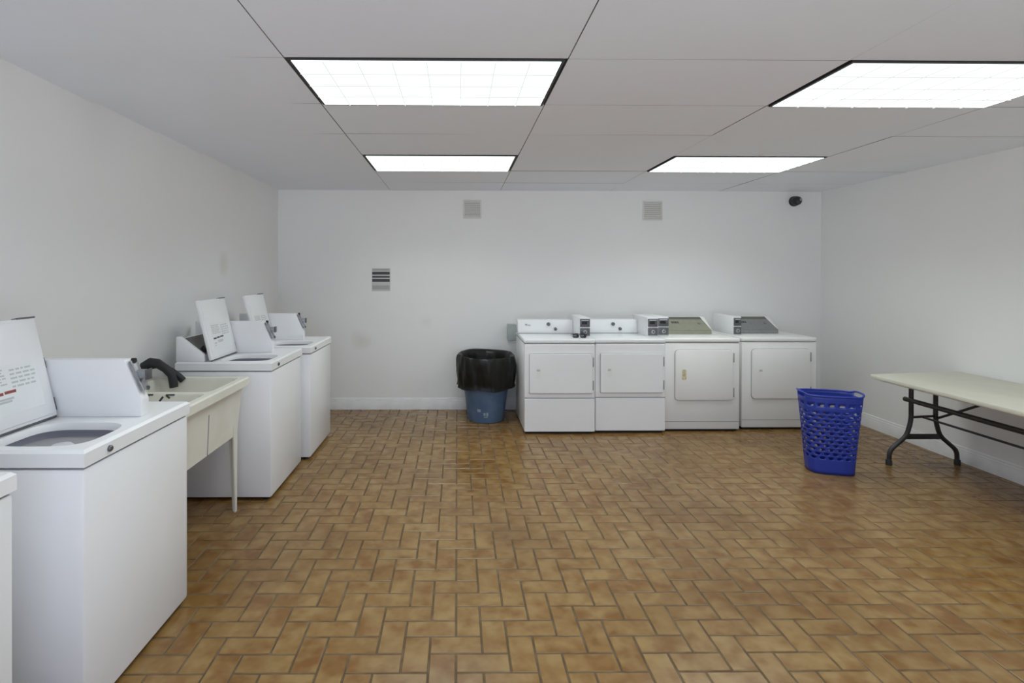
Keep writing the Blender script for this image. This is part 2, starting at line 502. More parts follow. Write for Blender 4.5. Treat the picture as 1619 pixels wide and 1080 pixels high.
def plate_with_hole(mb, rect, hole, z0, z1, lip=0.006, mi=0):
    """flat plate with rounded outer rim and a smooth hole; rect = (x0, x1, y0, y1)"""
    bm = mb.bm
    x0, x1, y0, y1 = rect
    n = len(hole)
    cx = sum(p[0] for p in hole) / n; cy = sum(p[1] for p in hole) / n
    def outer(p, g):
        dx, dy = p[0] - cx, p[1] - cy
        t = min(((x1 - g - cx) / dx if dx > 1e-9 else (x0 + g - cx) / dx if dx < -1e-9 else 1e9),
                ((y1 - g - cy) / dy if dy > 1e-9 else (y0 + g - cy) / dy if dy < -1e-9 else 1e9))
        return [cx + dx * t, cy + dy * t]
    o1 = [outer(p, lip) for p in hole]
    # move the nearest sample onto each corner
    for (qx, qy) in ((x0, y0), (x1, y0), (x1, y1), (x0, y1)):
        gx = qx + lip if qx == x0 else qx - lip
        gy = qy + lip if qy == y0 else qy - lip
        i = min(range(n), key=lambda k: (o1[k][0] - gx) ** 2 + (o1[k][1] - gy) ** 2)
        o1[i] = [gx, gy]
    def grow(p):
        return (x0 if abs(p[0] - x0 - lip) < 1e-6 else x1 if abs(p[0] - x1 + lip) < 1e-6 else p[0],
                y0 if abs(p[1] - y0 - lip) < 1e-6 else y1 if abs(p[1] - y1 + lip) < 1e-6 else p[1])
    H = lambda k, z, s=1.0: (cx + (hole[k][0] - cx) * s, cy + (hole[k][1] - cy) * s, z)
    loops = [[bm.verts.new(H(k, z0 + 0.030, 0.972)) for k in range(n)],
             [bm.verts.new(H(k, z1 - 0.012, 0.985)) for k in range(n)],
             [bm.verts.new(H(k, z1, 1.03)) for k in range(n)],
             [bm.verts.new((*o1[k], z1)) for k in range(n)],
             [bm.verts.new((*grow(o1[k]), z1 - lip)) for k in range(n)],
             [bm.verts.new((*grow(o1[k]), z0)) for k in range(n)]]
    for a, b in zip(loops[:-1], loops[1:]):
        for k in range(n):
            bm.faces.new((a[k], a[(k + 1) % n], b[(k + 1) % n], b[k])).material_index = mi

def make_washer():
    root = empty('washing_machine', (0, 0, 0))
    cab = MB().box(-WD, 0, 0, WW, 0.022, 0.876, 0.012)
    cab.build('cabinet', 'enamel', root)
    MB().box(-WD + 0.02, -0.012, 0.012, WW - 0.012, 0.870, 0.886).build('seam', 'grey_seam', root)
    hole = superell(-0.215, 0.185, 0.168, 0.138, 64, 3.6)
    dk = MB()
    plate_with_hole(dk, (-WD, 0.006, -0.004, WW + 0.004), hole, 0.883, WH, 0.010)
    deck = dk.build('top_deck', 'enamel', root, angle=40)
    bolt = MB().lathe([(0.0115, 0), (0.0115, 0.006), (0.008, 0.010)], (0.006, 0.12, 0.907), 14, 'x', cap0=True, cap1=True)
    bolt.build('bolt', 'dark_steel', deck)
    tub = MB(); bm = tub.bm
    loops = []
    for z, s in ((0.914, 0.975), (0.90, 1.0), (0.875, 1.0), (0.845, 0.86), (0.84, 0.80), (0.70, 0.78), (0.66, 0.7), (0.65, 0.4)):
        loops.append([bm.verts.new((-0.215 + (p[0] + 0.215) * s, 0.185 + (p[1] - 0.185) * s, z)) for p in hole])
    n = len(hole)
    for a, b_ in zip(loops[:-1], loops[1:]):
        for k in range(n): bm.faces.new((a[k], a[(k + 1) % n], b_[(k + 1) % n], b_[k]))
    bm.faces.new(loops[-1])
    tb = tub.build('tub', 'tub', root, angle=60)
    MB().lathe([(0.11, 0.655), (0.085, 0.70), (0.055, 0.76), (0.045, 0.885), (0.03, 0.90), (0.001, 0.902)], (-0.215, 0.185, 0), 28).build('agitator', 'tub_light', tb, angle=60)
    # open lid leaning back
    lid = empty_part = None
    lm = MB().box(-0.011, 0.011, -0.012, 0.385, 0.0, 0.415, 0.006)
    lm.box(0.006, 0.016, 0.012, 0.373, 0.012, 0.403, 0.004)
    lid = lm.build('lid', 'enamel', root)
    lid.location = (-0.398, 0.012, 0.950)
    lid.rotation_euler = (0, R(-13.5), 0)
    MB().tube([(0, 0.0, -0.004), (0, 0.385, -0.004)], 0.005, 8).build('hinge', 'dark_steel', lid)
    MB().box(-0.004, 0.008, 0.383, 0.392, 0.02, 0.075, 0.002).build('hinge', 'dark_steel', lid)
    MB().box(-0.004, 0.008, 0.383, 0.390, 0.20, 0.245, 0.002).build('clip', 'dark_steel', lid)
    MB().box(-0.013, 0.013, 0.30, 0.387, 0.413, 0.420, 0.002).build('edge_trim', 'dark_steel', lid)
    st = MB().box(0.0158, 0.0166, 0.055, 0.33, 0.06, 0.245).build('instruction_label', 'sticker', lid)
    tx = MB(); tx2 = MB(); rnd = random.Random(3)
    for k in range(6):
        z = 0.228 - k * 0.011
        y = 0.07
        while y < 0.17:
            w = rnd.uniform(0.012, 0.035); tx.box(0.0165, 0.0170, y, min(y + w, 0.185), z - 0.0028, z + 0.0028); y += w + 0.006
    for k in range(5):
        z = 0.222 - k * 0.016
        y = 0.205
        while y < 0.30:
            w = rnd.uniform(0.010, 0.03); tx2.box(0.0165, 0.0170, y, min(y + w, 0.318), z - 0.0035, z + 0.0035); y += w + 0.007
    tx.build('print', 'ink_pale', st); tx2.build('print', 'ink_pale', st)
    bar = MB()
    for a, b_, z in ((0.068, 0.110, 0.138), (0.116, 0.160, 0.140), (0.166, 0.215, 0.142)):
        bar.box(0.0165, 0.0172, a, b_, z - 0.0055, z + 0.0055)
    bar.build('warning_strip', 'ink_dark', st)
    lo = MB()
    for a, b_, z in ((0.07, 0.10, 0.105), (0.072, 0.085, 0.09), (0.12, 0.20, 0.118), (0.125, 0.19, 0.108)):
        lo.box(0.0165, 0.0170, a, b_, z - 0.004, z + 0.004)
    lo.build('print', 'ink_pale', st)
    # console wedge along the back, dark sloping panel between two end caps
    con = MB()
    prof = [(-0.643, 0.940), (-0.455, 0.940), (-0.455, 0.990), (-0.610, 1.110), (-0.643, 1.110)]
    con.prism(prof, 'y', 0.004, 0.030, 0.004)
    inner = [(-0.643, 0.940), (-0.470, 0.940), (-0.470, 0.982), (-0.610, 1.092), (-0.643, 1.092)]
    con.prism(inner, 'y', 0.030, 0.402)
    cns = con.build('console', 'enamel', root)
    dx, dz = -0.140, 0.110
    ln = math.hypot(dx, dz); nx, nz = dz / ln, -dx / ln
    pn = [(-0.472, 0.984), (-0.472 + dx * 0.97, 0.984 + dz * 0.97)]
    pn += [(pn[1][0] + nx * 0.006, pn[1][1] + nz * 0.006), (pn[0][0] + nx * 0.006, pn[0][1] + nz * 0.006)]
    MB().prism(pn, 'y', 0.036, 0.398).build('control_panel', 'dark_panel', cns)
    MB().tube([(-0.50, 0.085, 1.005), (-0.50 + nx * 0.035, 0.085, 1.005 + nz * 0.035)], [0.024, 0.020], 16).build('knob', 'black', cns)
    # coin meter case with its slide
    mc = MB()
    mc.prism([(-0.643, 0.940), (-0.065, 0.940), (-0.062, 1.01), (-0.135, 1.178), (-0.643, 1.178)], 'y', 0.406, 0.458, 0.005)
    case = mc.build('meter_case', 'enamel', root)
    sp = MB()
    sp.prism([(-0.070, 1.045), (-0.124, 1.168), (-0.112, 1.174), (-0.056, 1.051)], 'y', 0.411, 0.453, 0.002)
    sp.build('slide_plate', 'steel', case)
    sl = MB().box(-0.135, -0.055, 0.420, 0.448, 1.098, 1.128, 0.003)
    sl.box(-0.138, -0.052, 0.417, 0.451, 1.126, 1.132, 0.001)
    slide = sl.build('coin_slide', 'steel', case)
    MB().box(-0.055, -0.048, 0.413, 0.455, 1.092, 1.136, 0.002).build('push_plate', 'dark_steel', slide)
    MB().lathe([(0.011, 0), (0.011, 0.014)], (-0.118, 0.430, 1.172), 12, 'x', cap0=True, cap1=True).build('lock', 'black', case)
    MB().lathe([(0.009, 0), (0.009, 0.012)], (-0.066, 0.440, 1.055), 12, 'x', cap0=True, cap1=True).build('lock', 'dark_steel', case)
    for x in (-WD + 0.05, -0.05):
        for y in (0.05, WW - 0.05):
            MB().lathe([(0.022, 0.0), (0.022, 0.012), (0.010, 0.014), (0.010, 0.03)], (x, y, 0), 14, cap0=True, cap1=True).build('foot', 'black', root)
    return root

wm = make_washer()
GW = 'coin washing machines along the left wall'
WASH = [(-1.262, 1.735, 'white top loading washing machine in front of the cream sink, lid open'),
        (-1.340, 0.885, 'white washing machine sliver cut off at the lower left picture edge'),
        (-1.257, 3.462, 'white top loading washing machine beyond the cream sink, open lid with black strip'),
        (-1.208, 4.215, 'white washing machine at the far end of the left row, by the back wall')]
for k, (x, y, lab) in enumerate(WASH):
    o = wm if k == 0 else copy_tree(wm)
    o.location = (x, y, 0)
    tag(o, lab, 'washing machine', GW)
    for ch in o.children:                       # lids and coin cases are not set alike on every machine
        nm = ch.name.split('.')[0]
        if nm == 'meter_case': ch.location.x += (0.010, 0.0, -0.085, -0.125)[k]
        if nm == 'lid': ch.location.x += (-0.005, 0.0, -0.005, -0.05)[k]
# the nearest one carries a red warning strip on its label
def find(o, nm):
    for ch in o.children_recursive:
        if ch.name.split('.')[0] == nm: return ch
ws = find(wm, 'warning_strip')
ws.data = ws.data.copy()
ws.data.materials[0] = MT['ink_red']

# ------------------------------------------------------------------ double laundry sink
def make_sink():
    SX, SY0, SY1 = 0.62, 0.0, 0.915
    root = empty('laundry_sink', (-1.375, 2.452, 0))       # local: front rim at x = 0, wall side negative
    tb = MB(); bm = tb.bm
    # two basins: tops, inner walls, floors, outer shell
    basins = [(-0.555, -0.035, 0.035, 0.440), (-0.555, -0.035, 0.475, 0.880)]
    zt = 0.862
    def ring(pts, z): return [bm.verts.new((x, y, z)) for x, y in pts]
    def loft(a, b):
        n = len(a)
        for k in range(n): bm.faces.new((a[k], a[(k + 1) % n], b[(k + 1) % n], b[k]))
    for (x0, x1, y0, y1) in basins:
        a = ring(rrect(x0, x1, y0, y1, 0.045), zt)
        b_ = ring(rrect(x0 + 0.006, x1 - 0.006, y0 + 0.006, y1 - 0.006, 0.045), zt - 0.010)
        c = ring(rrect(x0 + 0.03, x1 - 0.045, y0 + 0.02, y1 - 0.02, 0.045), 0.56)
        d = ring(rrect(x0 + 0.06, x1 - 0.075, y0 + 0.05, y1 - 0.05, 0.03), 0.53)
        loft(a, b_); loft(b_, c); loft(c, d); bm.faces.new(d)
        # flat rim round this basin, out to its half of the top
        n = 24
        yA = SY0 if y0 < 0.2 else 0.4575
        yB = 0.4575 if y0 < 0.2 else SY1
        out = []
        for k in range(n):
            p = rrect(x0, x1, y0, y1, 0.045)[k]
            px = 0.0 if p[0] > x1 - 0.02 else -SX if p[0] < x0 + 0.02 else p[0]
            py = yB if p[1] > y1 - 0.02 else yA if p[1] < y0 + 0.02 else p[1]
            q = k // 6
            if k % 6 in (2, 3):
                px = 0.0 if q in (0, 3) else -SX
                py = yB if q in (0, 1) else yA
            out.append((px, py))
        loft(a, ring(out, zt))
    # rolled edge and skirt
    for yA, yB in ((SY0, SY1),):
        o0 = ring([(0, yA), (0, yB), (-SX, yB), (-SX, yA)], zt)
        o1 = ring([(0.008, yA - 0.004), (0.008, yB + 0.004), (-SX - 0.004, yB + 0.004), (-SX - 0.004, yA - 0.004)], zt - 0.008)
        o2 = ring([(0.008, yA - 0.004), (0.008, yB + 0.004), (-SX - 0.004, yB + 0.004), (-SX - 0.004, yA - 0.004)], zt - 0.052)
        o3 = ring([(-0.028, yA + 0.02), (-0.028, yB - 0.02), (-SX + 0.02, yB - 0.02), (-SX + 0.02, yA + 0.02)], zt - 0.060)
        o4 = ring([(-0.055, yA + 0.035), (-0.055, yB - 0.035), (-SX + 0.045, yB - 0.035), (-SX + 0.045, yA + 0.035)], 0.495)
        for a, b_ in ((o0, o1), (o1, o2), (o2, o3), (o3, o4)): loft(a, b_)
        bm.faces.new(o4)
    basin = tb.build('basin', 'sink', root, angle=30)
    # seam between the two tubs on the front
    sm = MB(); bs = sm.bm
    q = [(-0.0330, 0.455, 0.735), (-0.0330, 0.461, 0.735), (-0.0535, 0.484, 0.497), (-0.0535, 0.478, 0.497)]
    lo = [bs.verts.new((x - 0.004, y, z)) for x, y, z in q]; hi = [bs.verts.new((x + 0.0015, y, z)) for x, y, z in q]
    bs.faces.new(hi); bs.faces.new(lo[::-1])
    for k in range(4): bs.faces.new((lo[k], lo[(k + 1) % 4], hi[(k + 1) % 4], hi[k]))
    sm.build('seam', 'ink', basin)
    # dark scribbles on the divider
    def stroke(a, b_, w):
        mk = MB()
        dx, dz = b_[0] - a[0], b_[1] - a[1]
        l = math.hypot(dx, dz); nx, nz = -dz / l * w / 2, dx / l * w / 2
        pts = [(a[0] + nx, a[1] + nz), (b_[0] + nx, b_[1] + nz), (b_[0] - nx, b_[1] - nz), (a[0] - nx, a[1] - nz)]
        mk.prism(pts, 'y', 0.4315, 0.4375)
        mk.build('marking', 'ink_dark', basin)
    X = lambda cx: -0.515 + (cx - 470) * 0.000298
    Z = lambda cy: 0.857 - (cy - 790) * 0.000298
    for a, b_, w in (((530, 795), (530, 870), 0.007), ((610, 835), (640, 835), 0.012), ((735, 885), (755, 890), 0.010),
                     ((790, 800), (850, 850), 0.008), ((840, 850), (870, 795), 0.007), ((870, 850), (940, 830), 0.010), ((835, 870), (840, 925), 0.008),
                     ((930, 795), (1075, 795), 0.008), ((985, 800), (985, 925), 0.009), ((945, 800), (960, 860), 0.006),
                     ((1200, 915), (1265, 830), 0.011), ((1320, 795), (1480, 795), 0.007), ((1325, 800), (1390, 860), 0.010)):
        stroke((X(a[0]), Z(a[1])), (X(b_[0]), Z(b_[1])), w)
    # tapering corner legs
    for (x, sx) in ((-0.052, 1), (-SX + 0.06, -1)):
        for (y, sy) in ((SY1 - 0.045, 1), (SY0 + 0.045, -1)):
            lg = MB(); bm = lg.bm
            top, bot = 0.060, 0.024
            def Lr(s, z, ox):
                t = 0.009
                pts = [(0, 0), (-s * sx, 0), (-s * sx, -t * sy), (-t * sx, -t * sy), (-t * sx, -s * sy), (0, -s * sy)]
                return [bm.verts.new((x + ox + p[0], y + p[1], z)) for p in pts]
            a = Lr(top, 0.60, 0.004 * sx); b_ = Lr(bot, 0.0, 0.0)
            for k in range(6): bm.faces.new((a[k], a[(k + 1) % 6], b_[(k + 1) % 6], b_[k]))
            bm.faces.new(a); bm.faces.new(b_)
            lg.build('leg', 'sink', root)
    # tap at the back, between the basins
    fa = MB().box(-0.612, -0.570, 0.36, 0.555, 0.862, 0.884, 0.006)
    fb = fa.build('faucet', 'dark_steel', root)
    MB().tube([(-0.59, 0.457, 0.88), (-0.59, 0.457, 0.95), (-0.57, 0.457, 0.975), (-0.50, 0.457, 0.975), (-0.47, 0.457, 0.955), (-0.465, 0.457, 0.925)], 0.011, 12).build('spout', 'dark_steel', fb)
    for y in (0.38, 0.535):
        MB().lathe([(0.014, 0.884), (0.014, 0.905), (0.022, 0.908), (0.020, 0.925)], (-0.59, y, 0), 12, cap0=True, cap1=True).build('handle', 'dark_steel', fb)
    return root
tag(make_sink(), 'cream plastic double laundry sink on tapered legs between two white washers', 'sink')

# two black drain hoses hooked over the back rim
def hose(y, path, r, lab):
    o = MB().tube([(x, y + dy, z) for x, dy, z in path], r, 14).build('drain_hose', 'rubber', None, angle=60)
    tag(o, lab, 'hose', 'drain hoses hooked over the sink')
hose(3.255, [(-2.005, 0, 0.70), (-2.005, 0, 0.90), (-1.985, 0, 0.955), (-1.945, 0, 0.975), (-1.900, 0, 0.968), (-1.850, 0.002, 0.935), (-1.815, 0.005, 0.895), (-1.805, 0.006, 0.855), (-1.800, 0.006, 0.815)],
     [0.016, 0.018, 0.024, 0.029, 0.029, 0.026, 0.025, 0.026, 0.025], 'black rubber hose end hanging lowest into the cream sink')
hose(3.315, [(-2.006, 0, 0.70), (-2.006, 0, 0.90), (-1.985, 0, 0.935), (-1.940, 0, 0.945), (-1.890, 0, 0.935), (-1.840, 0, 0.905), (-1.800, 0, 0.875), (-1.775, 0.01, 0.845)],
     [0.016, 0.016, 0.018, 0.020, 0.020, 0.020, 0.021, 0.021], 'shorter black rubber hose end nearer the second washer')

# ------------------------------------------------------------------ dryers along the back wall
def door_panel(mb, x0, x1, z0, z1, r, y0, y1):
    mb.prism(rrect(x0, x1, z0, z1, r), 'y', y0, y1, 0.003)

def make_dryer(W, kind, enamel):
    """local: x from the left side, y from the front into the room's back wall"""
    DD, DH = 0.69, 0.914
    root = empty('clothes_dryer', (0, 0, 0))
    MB().box(0.004, W - 0.004, 0.0, DD, 0.022, 0.868, 0.010).build('cabinet', enamel, root)
    MB().box(0.012, W - 0.012, 0.008, DD - 0.01, 0.864, 0.878).build('seam', 'seam' if kind == 'a' else 'grey_seam', root)  # strip carrying the shade of the gap under the top as colour
    deck = MB().box(0, W, -0.006, DD, 0.874, DH, 0.012, 3).build('top_deck', enamel, root)
    MB().box(0.02, W - 0.02, 0.03, DD - 0.03, 0.0, 0.024).build('plinth', 'black', root)
    if kind == 'a':
        dx0, dx1, dz0, dz1, rad = 0.052, W - 0.030, 0.398, 0.772, 0.006
        MB().box(0.008, W - 0.008, -0.0012, 0.004, 0.343, 0.350).build('seam', 'grey_seam', root)
        low = MB(); low.prism(rrect(0.006, W - 0.006, 0.028, 0.341, 0.006), 'y', -0.010, 0.004, 0.004)
        low.build('access_panel', enamel, root)
        bm_ = MB(); bm_.prism(rrect(0.006, W - 0.006, 0.352, 0.862, 0.006), 'y', -0.007, 0.004, 0.003)
        bm_.build('front_panel', enamel, root)
        yf = -0.007
    else:
        dx0, dx1, dz0, dz1, rad = 0.100, W - 0.075, 0.310, 0.800, 0.035
        MB().box(0.010, W - 0.010, -0.0014, 0.004, 0.096, 0.101).build('seam', 'ink', root)
        yf = 0.0
    gs = MB(); gs.prism(rrect(dx0 - 0.004, dx1 + 0.004, dz0 - 0.004, dz1 + 0.004, rad + 0.004), 'y', yf - 0.0015, yf + 0.004)
    gs.build('door_seal', 'ink', root)
    dm = MB(); door_panel(dm, dx0, dx1, dz0, dz1, rad, yf - 0.016, yf - 0.001)
    door = dm.build('door', enamel, root)
    hz = (dz0 + dz1) / 2 + 0.01
    hx = dx0 + 0.085
    hd = MB(); hd.prism(rrect(hx - 0.022, hx + 0.022, hz - 0.055, hz + 0.045, 0.012), 'y', yf - 0.0175, yf - 0.014)
    hh = hd.build('handle', 'enamel_warm' if kind != 'c' else 'rust', door)
    MB().box(hx - 0.016, hx + 0.014, yf - 0.0192, yf - 0.016, hz + 0.015, hz + 0.035, 0.002).build('grip', 'ink_pale' if kind != 'c' else 'rust', hh)
    for z in (dz0 + 0.075, dz1 - 0.075):
        MB().box(dx1 + 0.001, dx1 + 0.011, yf - 0.017, yf, z - 0.045, z + 0.045, 0.002).build('hinge', 'ink', door)
    # console
    if kind == 'a':
        c = MB(); c.prism([(0.455, DH - 0.002), (0.475, 1.058), (0.60, 1.058), (0.60, DH - 0.002)], 'x', -0.004, 0.575, 0.006)
        con = c.build('console', 'enamel', root)
        sl = (0.475 - 0.455) / (1.058 - DH)
        yk = lambda z: 0.455 + (z - DH) * sl
        for (kx, kz, r) in ((0.318, 1.012, 0.019), (0.390, 0.962, 0.017)):
            MB().lathe([(r, yk(kz) + 0.002), (r, yk(kz) - 0.012), (r * 0.75, yk(kz) - 0.024)], (kx, 0, kz), 16, 'y', cap0=True, cap1=True).build('knob', 'dark_steel', con)
        MB().box(0, 0.570, 0.4515, 0.456, DH - 0.001, DH + 0.006).build('seam', 'ink', con)
        lt = MB()
        for k, (u, w_) in enumerate(((0.070, 0.030), (0.078, 0.010), (0.094, 0.008), (0.106, 0.012), (0.121, 0.008))):
            z = 1.012 if k == 0 else 1.004
            lt.box(u, u + w_ * 0.8, yk(z) - 0.0008, yk(z) + 0.002, z - 0.004 - (0.004 if k == 0 else 0), z + 0.003)
        lt.box(0.072, 0.132, yk(0.996) - 0.0008, yk(0.996) + 0.002, 0.9945, 0.9975)
        lt.build('maker_script', 'ink', con)
        mx0, mx1, pl = 0.582, 0.680, 'steel'
    else:
        a0, a1 = (0.125, 0.640) if kind == 'c' else (0.135, 0.590)
        pm = 'olive_panel' if kind == 'c' else 'grey_panel'
        prof = [(0.335, DH - 0.002), (0.335, 0.950), (0.525, 1.078), (0.62, 1.078), (0.62, DH - 0.002)]
        c = MB(); c.prism(prof, 'x', a0, a1, 0.006)
        con = c.build('console', enamel, root)
        # sloping face plate, upper edge shorter than the lower one
        dy, dz = 0.190, 0.128
        n_ = math.hypot(dy, dz); ny, nz = -dz / n_, dy / n_
        fp = MB(); bm = fp.bm
        def P(u, t, h): return (u, 0.335 + dy * t + ny * h, 0.950 + dz * t + nz * h)
        out = [(a0 + 0.006, -0.0), (a1 - 0.010, -0.0), (a1 - 0.050, 0.96), (a0 + 0.006, 0.96)]
        lo = [bm.verts.new(P(u, t, -0.001)) for u, t in out]; hi = [bm.verts.new(P(u, t, 0.004)) for u, t in out]
        bm.faces.new(hi); bm.faces.new(lo[::-1])
        for k in range(4): bm.faces.new((lo[k], lo[(k + 1) % 4], hi[(k + 1) % 4], hi[k]))
        face = fp.build('control_panel', pm, con)
        MB().box(a0 + 0.006, a1 - 0.012, 0.331, 0.337, 0.916, 0.950).build('lower_band', pm, con)
        tb_ = MB(); bm = tb_.bm
        out = [(a0 + 0.006, 0.80), (a1 - 0.046, 0.80), (a1 - 0.052, 0.97), (a0 + 0.006, 0.97)]
        lo = [bm.verts.new(P(u, t, 0.003)) for u, t in out]; hi = [bm.verts.new(P(u, t, 0.006)) for u, t in out]
        bm.faces.new(hi); bm.faces.new(lo[::-1])
        for k in range(4): bm.faces.new((lo[k], lo[(k + 1) % 4], hi[(k + 1) % 4], hi[k]))
        tb_.build('upper_band', 'panel_band', con)
        lt = MB(); bm = lt.bm
        s0 = a0 + (0.125 if kind == 'c' else 0.085)
        for u, w_ in ((0.0, 0.016), (0.020, 0.012), (0.036, 0.020), (0.062, 0.014)):
            q = [(s0 + u, 0.50), (s0 + u + w_, 0.50), (s0 + u + w_, 0.64), (s0 + u, 0.64)]
            lo = [bm.verts.new(P(a, t, 0.003)) for a, t in q]; hi = [bm.verts.new(P(a, t, 0.0048)) for a, t in q]
            bm.faces.new(hi); bm.faces.new(lo[::-1])
            for k in range(4): bm.faces.new((lo[k], lo[(k + 1) % 4], hi[(k + 1) % 4], hi[k]))
        lt.build('maker_script', 'ink_dark', con)
        kb = MB()
        p0 = Vector(P(a1 - 0.10, 0.5, 0.003)); p1 = Vector(P(a1 - 0.10, 0.5, 0.012))
        kb.tube([p0, p1], 0.014, 14).build('knob', pm, con)
        mx0, mx1, pl = (0.008, 0.112, 'steel') if kind == 'c' else (0.022, 0.098, 'steel')
    # coin meter: white case, two stacked lock plates on its front
    cs = MB().box(mx0 - 0.006, mx1 + 0.003, 0.185, 0.60, DH - 0.002, 1.105, 0.005)
    case = cs.build('meter_case', 'enamel', root)
    for z0, z1 in ((0.925, 1.000), (1.012, 1.092)):
        p = MB().box(mx0, mx1, 0.176, 0.187, z0, z1, 0.003)
        pp = p.build('lock_plate', 'dark_steel', case)
        zc = (z0 + z1) / 2
        xc = (mx0 + mx1) / 2
        if z0 > 1.0:
            MB().box(mx0 + 0.014, mx1 - 0.030, 0.172, 0.178, zc - 0.012, zc + 0.016, 0.002).build('coin_slot', 'black', pp)
            MB().box(mx0 + 0.012, mx1 - 0.012, 0.172, 0.178, zc + 0.022, zc + 0.030, 0.001).build('price_strip', 'ink_pale', pp)
        else:
            MB().lathe([(0.020, 0.178), (0.020, 0.168), (0.015, 0.165)], (xc, 0, zc), 16, 'y', cap0=True, cap1=True).build('lock', 'steel', pp)
            MB().lathe([(0.007, 0.167), (0.007, 0.164)], (xc, 0, zc), 12, 'y', cap0=True, cap1=True).build('keyhole', 'black', pp)
    for x in (0.05, W - 0.05):
        for y in (0.06, DD - 0.05):
            MB().lathe([(0.018, 0), (0.018, 0.012), (0.010, 0.013), (0.010, 0.03)], (x, y, 0), 12, cap0=True, cap1=True).build('foot', 'black', root)
    return root

GD = 'coin dryers along the back wall'
da = make_dryer(0.686, 'a', 'enamel'); da.location = (0.640, 4.892, 0)
tag(da, 'white dryer beside the blue trash can, small script on its console', 'clothes dryer', GD)
db = copy_tree(da); db.location = (1.329, 4.922, 0)
tag(db, 'white dryer with white console and two knobs, second along from the trash can', 'clothes dryer', GD)
dc = make_dryer(0.742, 'c', 'enamel_warm'); dc.location = (2.026, 4.972, 0)
tag(dc, 'white dryer with olive sloping control panel and yellowed patch on its door', 'clothes dryer', GD)
dd = make_dryer(0.752, 'd', 'enamel_warm'); dd.location = (2.812, 5.030, 0)
tag(dd, 'white dryer with grey sloping control panel, partly behind the blue hamper', 'clothes dryer', GD)
# only the first white console bears the script
ms = find(db, 'maker_script')
if ms: bpy.data.objects.remove(ms)

# ------------------------------------------------------------------ sunglasses on the first dryer
def make_glasses():
    root = empty('sunglasses', (1.195, 4.985, 0.914), R(-4))
    for s in (-1, 1):
        lm = MB(); 
        pts = superell(s * 0.036, 0.020, 0.031, 0.023, 20, 2.6)
        lm.prism(pts, 'y', -0.004, 0.002, 0.0015)
        lm.build('lens', 'lens', root)
    fr = MB()
    fr.tube([(-0.010, -0.002, 0.028), (0, -0.004, 0.033), (0.010, -0.002, 0.028)], 0.003, 8)
    fr.tube([(-0.068, -0.001, 0.036), (-0.036, -0.003, 0.045), (0, -0.003, 0.040), (0.036, -0.003, 0.045), (0.068, -0.001, 0.036)], 0.003, 8)
    fr.build('frame', 'black', root)
    for s in (-1, 1):
        MB().tube([(s * 0.068, 0, 0.034), (s * 0.069, 0.05, 0.030), (s * 0.066, 0.10, 0.020), (s * 0.060, 0.130, 0.004)], 0.003, 8).build('temple', 'black', root)
    return root
tag(make_glasses(), 'small black sunglasses lying open on the white dryer nearest the trash can', 'sunglasses')

# ------------------------------------------------------------------ trash can and its liner
TX, TY = 0.305, 5.425
can = empty('trash_can', (TX, TY, 0))
cb = MB().lathe([(0.001, 0.012), (0.170, 0.012), (0.180, 0.0), (0.188, 0.004), (0.192, 0.02), (0.233, 0.34), (0.270, 0.62), (0.284, 0.622), (0.287, 0.655), (0.278, 0.660),
                 (0.268, 0.655), (0.263, 0.62), (0.226, 0.34), (0.184, 0.03), (0.001, 0.028)], n=48)
body = cb.build('body', 'can', can, angle=30)
# worn print on the front
pr_ = MB(); bm = pr_.bm
def onwall(a, z):
    r = (0.192 + (z - 0.02) * 0.1281 + 0.0012)
    return (r * math.cos(a), r * math.sin(a), z)
for (a0, a1, z0, z1) in ((-100, -94, 0.085, 0.115), (-92, -86, 0.080, 0.118), (-99, -88, 0.065, 0.074), (-118, -108, 0.12, 0.15)):
    n = 4
    lo = [bm.verts.new(onwall(R(a0 + (a1 - a0) * k / n), z0)) for k in range(n + 1)]
    hi = [bm.verts.new(onwall(R(a0 + (a1 - a0) * k / n), z1)) for k in range(n + 1)]
    for k in range(n): bm.faces.new((lo[k], lo[k + 1], hi[k + 1], hi[k]))
pr_.build('print', 'can_print', body, recalc=False)
tag(can, 'round blue plastic trash can against the back wall left of the dryers', 'trash can')
bg = MB(); bm = bg.bm
prof = [(0.002, 0.21), (0.15, 0.20), (0.185, 0.23), (0.200, 0.30), (0.230, 0.50), (0.246, 0.62), (0.258, 0.668), (0.274, 0.685), (0.289, 0.692),
        (0.301, 0.682), (0.309, 0.645), (0.313, 0.57), (0.312, 0.50), (0.308, 0.44), (0.300, 0.395), (0.302, 0.372), (0.307, 0.356), (0.299, 0.352), (0.287, 0.37)]
n = 96
rng = random.Random(5)
ph = [rng.uniform(0, 6.28) for _ in range(8)]
rings = []
for i, (r, z) in enumerate(prof):
    ring = []
    for k in range(n):
        a = 2 * math.pi * k / n
        out = i >= 8
        w = (0.006 * math.sin(9 * a + ph[0] + z * 9) + 0.0045 * math.sin(17 * a + ph[1] - z * 14) + 0.003 * math.sin(31 * a + ph[2] + z * 22)) if out else (0.002 * math.sin(14 * a + ph[3]) if i > 2 else 0)
        if out and z < 0.62: w -= 0.014 * math.exp(-((a - R(248)) / 0.10) ** 2)        # one deep crease facing the room
        zz = z + (0.008 * math.sin(5 * a + ph[4]) if i >= 12 else 0.004 * math.sin(4 * a + ph[5])) + 0.010 * math.sin(a - 0.4) * (1 if 5 <= i <= 10 else 0)
        rr_ = max(r + w, (0.291 if 0.60 < z < 0.70 and out else 0.0))
        ring.append(bm.verts.new((rr_ * math.cos(a), rr_ * math.sin(a), zz)))
    rings.append(ring)
for i in range(len(rings) - 1):
    for k in range(n): bm.faces.new((rings[i][k], rings[i][(k + 1) % n], rings[i + 1][(k + 1) % n], rings[i + 1][k]))
